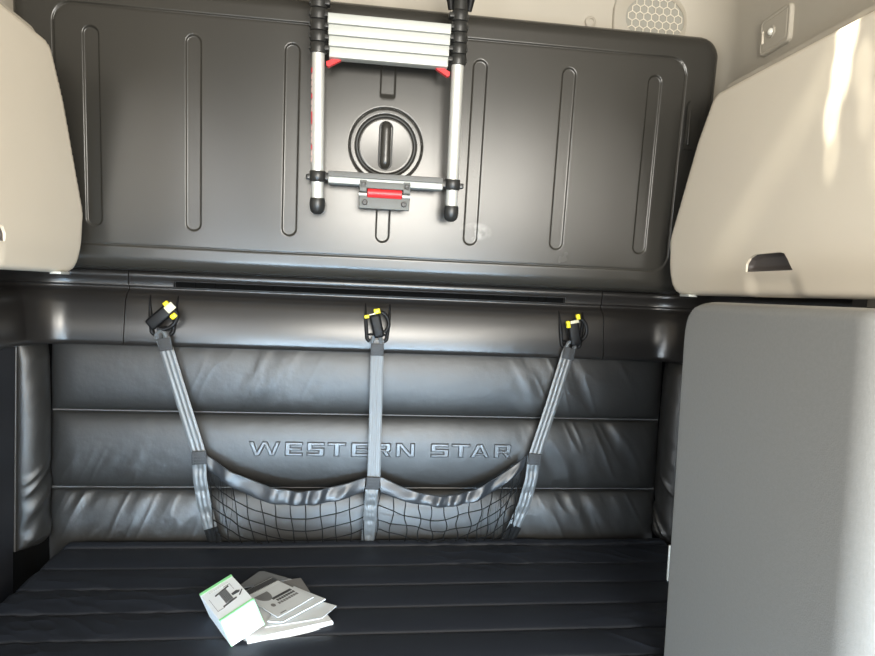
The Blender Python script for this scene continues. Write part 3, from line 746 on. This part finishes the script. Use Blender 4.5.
LU = [(-.474, 1.030), (-.393, .980), (-.288, .942), (-.203, .927), (-.117, .938), (-.017, .964)]
LL = [(-.462, .984), (-.395, .938), (-.322, .908), (-.266, .893), (-.172, .889), (-.09, .901), (-.022, .923)]
RU = [(.024, .968), (.083, .942), (.158, .920), (.219, .915), (.295, .932), (.385, .978), (.462, 1.032)]
RL = [(.028, .919), (.124, .893), (.213, .883), (.311, .902), (.386, .943), (.450, .992)]
def band(U_, L_, seed, sgn):
    n = 90; A = interp_pts(U_, n); B = interp_pts(L_, n); V = []; F = []; m_ = 13
    for i in range(n):
        t = i / (n - 1); bul = .026 * math.sin(PI * t)
        for k in range(m_):
            q = k / (m_ - 1); p = A[i] * (1 - q) + B[i] * q
            ph = t * 34 + 2.2 * math.sin(t * 9 + seed) + seed + q * 1.1; rip = (.0042 * math.sin(ph) + .0012 * math.sin(ph * 2.3 + 1) * math.sin(q * PI)) * min(1, 8 * t, 8 * (1 - t))
            V.append((p[0], -.098 - bul + .003 * math.cos(q * PI) - .0015 * math.sin(q * PI) - rip, p[1]))
    base = len(V); V += [(x, y + .002, z) for x, y, z in V]
    for i in range(n - 1):
        for k in range(m_ - 1):
            a0 = i * m_ + k; F.append((a0, a0 + 1, a0 + m_ + 1, a0 + m_)); F.append((base + a0, base + a0 + m_, base + a0 + m_ + 1, base + a0 + 1))
        F.append((i * m_, i * m_ + m_, base + i * m_ + m_, base + i * m_)); F.append((i * m_ + m_ - 1, base + i * m_ + m_ - 1, base + (i + 2) * m_ - 1, (i + 2) * m_ - 1))
    obj('binding_tape', V, F, M['binding'], net)
    return B
BL = band(LU, LL, .6, -1); BR = band(RU, RL, 2.1, 1)
def netting(B, bot, ncol, nrow, skew, jit, seed):
    g = G(); n = len(B)
    def pt(s, t):
        i = s * (n - 1); i0 = int(min(i, n - 2)); f = i - i0; p = B[i0] * (1 - f) + B[i0 + 1] * f
        x0 = p[0]; z0 = p[1]; x1 = bot[0] + (bot[1] - bot[0]) * s; z1 = .768
        dep = -.096 - .026 * math.sin(PI * s) * (1 - t) ** .8 - .020 * math.sin(PI * s) * math.sin(PI * t)
        dep = dep * (1 - t) + (-.088) * t if t > .999 else dep
        x = x0 + (x1 - x0) * t + jit * math.sin(s * 31 + seed + t * 5) * math.sin(PI * t)
        z = z0 + (z1 - z0) * t + jit * .6 * math.sin(s * 17 + seed) * math.sin(PI * t)
        return (x, min(dep, -.086), z)
    for c in range(ncol + 1):
        s = c / ncol
        g.tube([pt(min(1, max(0, s + skew * t * math.sin(PI * s) + jit * math.sin(c * 5 + seed) * t)), t) for t in np.linspace(0, 1, 12)], .0016, 6)
    for r in range(1, nrow + 1):                              # rows hang parallel to the tape and run out at the mattress
        d = r * .0365; seg = []
        for s in np.linspace(0, 1, 50):
            i = s * (n - 1); i0 = int(min(i, n - 2)); z0 = B[i0][1]; t = (d + .006 * math.sin(s * 9 + r * 2 + seed) * (jit > .004)) / max(.02, z0 - .768)
            if t <= 1: seg.append(pt(s, t))
            else:
                if len(seg) > 2: g.tube(seg, .0016, 6)
                seg = []
        if len(seg) > 2: g.tube(seg, .0016, 6)
    # knots
    return g.build('netting', M['cord'], net)
netting(BL, (-.436, -.014), 11, 6, -.02, .003, 1.0)
netting(BR, (.014, .418), 12, 6, .10, .006, 4.0)
# loose selvedge threads beside the outer straps
for s in (-1, 1):
    g = G()
    for k in range(6 if s < 0 else 11):
        x = s * (.458 - .012 * k); z = .99 - .012 * k
        g.tube([(x, -.098, z), (x - s * .002 + .004 * math.sin(k * 3), -.093, z - .05), (x + .005 * math.sin(k), -.088, max(.775, z - .13))], .0006, 5)
    g.build('selvedge_threads', M['cord'], net)

# ================================================================== PAPERS AND BOX ON THE MATTRESS
def quad_sheet(name, C4, z, th, m, label, cat, tilt=0., marks=(), curl=0., group=None, mats=None, edge=None):
    """flat rectangle-ish sheet with corners C4 (bl, br, tr, tl in plan), thickness th, printed marks in its own (u,v) frame"""
    C4 = [np.array(c, float) for c in C4]; g = G(); n = 14
    def B(u, v, o=0.):
        p = (1 - u) * (1 - v) * C4[0] + u * (1 - v) * C4[1] + u * v * C4[2] + (1 - u) * v * C4[3]
        return (p[0], p[1], z + o + tilt * u + curl * (u - .5) ** 2 + curl * .6 * v * v)
    V = []; F = []
    for o in (0, th):
        for i in range(n + 1):
            for j in range(n + 1): V.append(B(i / n, j / n, o))
    k = (n + 1) ** 2
    for i in range(n):
        for j in range(n):
            a = i * (n + 1) + j; F.append((a, a + 1, a + n + 2, a + n + 1)); F.append((k + a, k + a + n + 1, k + a + n + 2, k + a + 1))
        for (a, b) in ((i, i + 1), (n * (n + 1) + i, n * (n + 1) + i + 1), (i * (n + 1), (i + 1) * (n + 1)), (i * (n + 1) + n, (i + 1) * (n + 1) + n)): F.append((a, b, k + b, k + a))
    g.add(V, F, 0)
    for (pl_, mi) in marks:
        if len(pl_) == 4 and not hasattr(pl_[0], '__len__'):
            u0, v0, u1, v1 = pl_; pl_ = [(u0, v0), (u1, v0), (u1, v1), (u0, v1)]
        top = [B(u, v, th + .0005) for u, v in pl_]; bot = [B(u, v, th - .0002) for u, v in pl_]; m_ = len(pl_)
        g.add(bot + top, [tuple(range(m_, 2 * m_)), tuple(range(m_))[::-1]] + [(i, (i + 1) % m_, m_ + (i + 1) % m_, m_ + i) for i in range(m_)], mi)
    o = g.build(name, mats or [m], None, smooth=False); tag(o, label, cat, group); return o
PM = [M['white'], M['ink'], M['midink'], M['paleink']]
GP = 'printed papers piled on the mattress'
# thick white manual at the bottom
man = thing('thick_manual', 'thick white paperback manual at the bottom of the paper pile', 'book', (-.19, -.53, .766))
bl, brr = np.array([-.264, -.641]), np.array([-.098, -.573]); up = np.array([-.39, .92]) * .0 + np.array([-(brr - bl)[1], (brr - bl)[0]]) / np.linalg.norm(brr - bl) * .135
tl, tr = bl + up, brr + up
def slab(g, a, b, c, d, z0, z1, mi=0, bev=0):
    cc = (a + b + c + d) / 4; ex = (b - a); ey = (d - a); ang = math.atan2(ex[1], ex[0])
    g.box((cc[0], cc[1], (z0 + z1) / 2), (np.linalg.norm(ex), np.linalg.norm(ey), z1 - z0), R=Matrix.Rotation(ang, 3, 'Z'), bev=bev, mi=mi)
g = G(); slab(g, bl, brr, tr, tl, .7685, .7805); g.build('page_block', M['white'], man, smooth=False)
g = G(); e = (brr - bl) / np.linalg.norm(brr - bl) * .003; f_ = up / np.linalg.norm(up) * .003
slab(g, bl - e - f_, brr + e - f_, tr + e + f_, tl - e + f_, .7665, .7687); slab(g, bl - e - f_, brr + e - f_, tr + e + f_, tl - e + f_, .7803, .7820)
q = brr + e; q2 = tr + e; q = brr; q2 = tr; g.tube([(q[0], q[1], .7743), (q2[0], q2[1], .7743)], .0077, 14)
g.build('cover', M['cardwhite'], man, sharp=40)
Z0 = .7826
quad_sheet('loose_leaflet', [(-.235, -.60), (-.115, -.566), (-.085, -.513), (-.20, -.44)], Z0, .0012, M['white'], 'white leaflet whose corner sticks out furthest right from the pile', 'leaflet', group=GP, curl=.002)
quad_sheet('loose_leaflet', [(-.185, -.448), (-.150, -.441), (-.178, -.364), (-.243, -.385)], Z0 + .0016, .0015, M['brown'], 'grey-brown leaflet corner showing at the back of the pile', 'leaflet', group=GP)
quad_sheet('stapled_booklet', [(-.232, -.583), (-.20, -.590), (-.111, -.489), (-.19, -.42)], Z0 + .0036, .0026, M['white'], 'thin white booklet lying directly under the black-headed manual', 'booklet', group=GP, curl=.002)
quad_sheet('glossy_leaflet', [(-.330, -.425), (-.20, -.372), (-.272, -.325), (-.284, -.325)], Z0 + .0025, .0018, M['gloss'], 'glossy grey leaflet sticking out behind the white box', 'leaflet', group=GP)
# top booklet: corners left (hid by the box), front, right, back
hd = []
hd += [((.86, .0, .985, 1.0), 1)]
for k in range(22): hd += [((.845, .02 + k * .045, .858, .045 + k * .045), 1)]
hd += [((.79, .25 + k * .06, .800, .29 + k * .06), 3) for k in range(12)]
hd += [([(.72 - .25 * math.sin(a), .30 + .19 * math.cos(a)) for a in np.linspace(0, PI, 12)], 2)]
hd += [((.44, .36, .50, .92), 1)]
hd += [((.36, .40 + .066 * k, .415, .45 + .066 * k), 1) for k in range(8)]
hd += [((.27, .34 + .072 * k, .325, .395 + .072 * k), 2) for k in range(8)]
hd += [([(.32 + .05 * math.cos(a), .22 + .05 * math.sin(a)) for a in np.linspace(0, 2 * PI, 12)[:-1]], 2)]
hd += [((.045, .12, .065, .28), 2)]
# frame: u from front edge (right/front) to back edge, v from box side to the right
qa, qb, qc, qd = (-.210, -.575), (-.310, -.457), (-.247, -.378), (-.139, -.484)
quad_sheet('top_booklet', [qa, qd, qc, qb][0:1] + [qb, qc, qd], Z0 + .0078, .0014, M['white'],
           'white booklet with a black header band and dark round emblem on top of the pile', 'booklet', group=GP,
           marks=[([(u, v) for u, v in (pl_ if hasattr(pl_[0], '__len__') else [(pl_[0], pl_[1]), (pl_[2], pl_[1]), (pl_[2], pl_[3]), (pl_[0], pl_[3])])], mi) for pl_, mi in hd], mats=PM, curl=.002)

# white and green carton tipped against the pile
bx = thing('product_carton', 'small white carton with green edges leaning on the left of the paper pile', 'box', (-.31, -.57, .764))
a_, b2, c_ = .5, -.39, -.028
Rb = Matrix.Rotation(a_, 3, 'Z') @ Matrix.Rotation(b2, 3, 'Y') @ Matrix.Rotation(c_, 3, 'X')
OB = Vector((-.295, -.648, .7685)); DX, DY, DZ = .076, .148, .065
def bq(x, y, z): return OB + Rb @ Vector((x, y, z))
g = G().box(bq(DX / 2, DY / 2, DZ / 2), (DX, DY, DZ), R=Rb, bev=.0012); g.build('carton_body', M['cardwhite'], bx, smooth=False)
def strip(g, p, mi=0, face='top', th=.0006):
    if face == 'top': A = [bq(x, y, DZ) for x, y in p]; nrm = Rb @ Vector((0, 0, 1))
    else: A = [bq(x, 0, y) for x, y in p]; nrm = Rb @ Vector((0, -1, 0))
    n = len(A); T = [v + nrm * th for v in A]; A = [v - nrm * .0004 for v in A]
    g.add(A + T, [tuple(range(n, 2 * n)), tuple(range(n))[::-1]] + [(i, (i + 1) % n, n + (i + 1) % n, n + i) for i in range(n)], mi)
g = G(); R4 = lambda x0, y0, x1, y1: [(x0, y0), (x1, y0), (x1, y1), (x0, y1)]
strip(g, R4(.0, .138, DX, DY)); g.build('green_stripe', M['green'], bx, smooth=False)
g = G(); strip(g, R4(0, 0, DX, .007)); strip(g, R4(DX - .004, 0, DX, DZ), face='front'); strip(g, R4(0, DZ - .003, DX, DZ), face='front'); strip(g, R4(0, 0, .0025, DZ), face='front')
g.build('green_stripe', M['green'], bx, smooth=False)
g = G()
strip(g, R4(.030, .048, .048, .104), 1)                                   # dark upright figure
strip(g, [(.022, .102), (.056, .112), (.056, .106), (.022, .096)], 0); strip(g, [(.022, .044), (.054, .050), (.054, .044), (.022, .038)], 0)
for k in range(5): strip(g, R4(.032 + .0032 * k, .052, .0332 + .0032 * k, .100), 0)
strip(g, [(.050, .062), (.064, .060), (.068, .066), (.062, .074), (.050, .072)], 0); strip(g, [(.060, .050), (.072, .066), (.073, .063), (.062, .047)], 0)
for p in (R4(.008, .036, .0088, .100), R4(.008, .036, .024, .0375), R4(.060, .084, .0608, .116), R4(.046, .114, .0608, .1155)): strip(g, p, 1)
for k in range(9): strip(g, R4(.016 + k * .005, .122, .0195 + k * .005, .1245), 2)
g.build('printed_picture', [M['ink'], M['midink'], M['paleink']], bx, smooth=False)

# ================================================================== CAMERA
cam = bpy.data.cameras.new('camera'); co = bpy.data.objects.new('camera', cam); COL.objects.link(co)
yaw, pitch, rl = .1292, -.0553, .0422
f = Vector((math.sin(yaw) * math.cos(pitch), math.cos(yaw) * math.cos(pitch), math.sin(pitch)))
r0 = Vector((math.cos(yaw), -math.sin(yaw), 0)); u0 = r0.cross(f)
r = r0 * math.cos(rl) + u0 * math.sin(rl); u = -r0 * math.sin(rl) + u0 * math.cos(rl)
co.matrix_world = Matrix(((r.x, u.x, -f.x, -.0723), (r.y, u.y, -f.y, -2.0), (r.z, u.z, -f.z, 1.5147), (0, 0, 0, 1)))
cam.sensor_width = 36; cam.lens = 658.1 / 875 * 36; cam.clip_start = .02
scn.camera = co

# ================================================================== LIGHT
def area(name, loc, target, size, power, col, spread=180):
    l = bpy.data.lights.new(name, 'AREA'); l.shape = 'RECTANGLE'; l.size, l.size_y = size; l.energy = power; l.color = col; l.spread = math.radians(spread)
    o = bpy.data.objects.new(name, l); COL.objects.link(o); o.location = loc
    o.rotation_euler = (Vector(target) - Vector(loc)).to_track_quat('-Z', 'Y').to_euler(); return o
area('windshield_daylight', (.20, -3.4, 1.68), (.1, 0, 1.62), (1.0, .62), 114, (1, .95, .85))
area('side_window_daylight', (-1.25, -2.7, 1.60), (.8, -.8, 1.2), (.8, .7), 38, (.98, .98, .98))
area('side_window_daylight', (1.25, -2.7, 1.75), (-.8, -.5, 1.6), (.9, .6), 84, (1, .95, .86))
area('door_daylight', (-.85, -3.0, .86), (.1, -.2, .74), (1.0, .45), 13, (.82, .92, 1.0), 85)
area('door_daylight', (.85, -3.0, .86), (-.1, -.2, .74), (1.0, .45), 9, (.82, .92, 1.0), 85)
area('added_low_blue_fill', (0, -2.5, .73), (0, 0, .80), (1.5, .12), 12, (.48, .74, 1.0), 60)  # added cool strip that tints the lower cushions blue; no step well there
def spot(name, loc, target, ang, blend, power, col, size=.01):
    l = bpy.data.lights.new(name, 'SPOT'); l.spot_size = math.radians(ang); l.spot_blend = blend; l.energy = power; l.color = col; l.shadow_soft_size = size
    o = bpy.data.objects.new(name, l); COL.objects.link(o); o.location = loc
    o.rotation_euler = (Vector(target) - Vector(loc)).to_track_quat('-Z', 'Y').to_euler(); return o
SUN = (1, .95, .78)  # added spots under the ceiling draw the sun streaks; no hatch built
for (y, z, an, pw) in ((-.853, 2.03, 6.5, 60), (-.845, 1.96, 5.5, 70), (-.828, 1.885, 4.2, 70), (-.835, 1.81, 3.6, 30)):
    spot('added_sun_streak', (.50, -.86, 2.56), (.82, y, z), an, .7, pw, SUN, .004)
for (y, z, an, pw) in ((-.80, 1.96, 8, 9), (-.72, 1.87, 7, 9), (-.62, 1.77, 7, 10), (-.52, 1.67, 7, 10), (-.43, 1.58, 7, 9)):
    spot('added_sun_streak', (.45, -1.10, 2.56), (.82, y, z), an, 1, pw, SUN, .01)
for (y, z, an, pw) in ((-.90, 1.95, 5, 18), (-.915, 1.87, 4, 18), (-.95, 1.78, 4, 14)):
    spot('added_sun_streak', (.50, -.90, 2.56), (.82, y, z), an, .8, pw, SUN, .004)
w = bpy.data.worlds.new('world'); scn.world = w; w.use_nodes = True
w.node_tree.nodes['Background'].inputs[0].default_value = (.86, .93, 1, 1); w.node_tree.nodes['Background'].inputs[1].default_value = .28
scn.view_settings.view_transform = 'Standard'; scn.view_settings.look = 'None'; scn.view_settings.gamma = 1; scn.view_settings.use_curve_mapping = False
scn.view_settings.exposure = 0
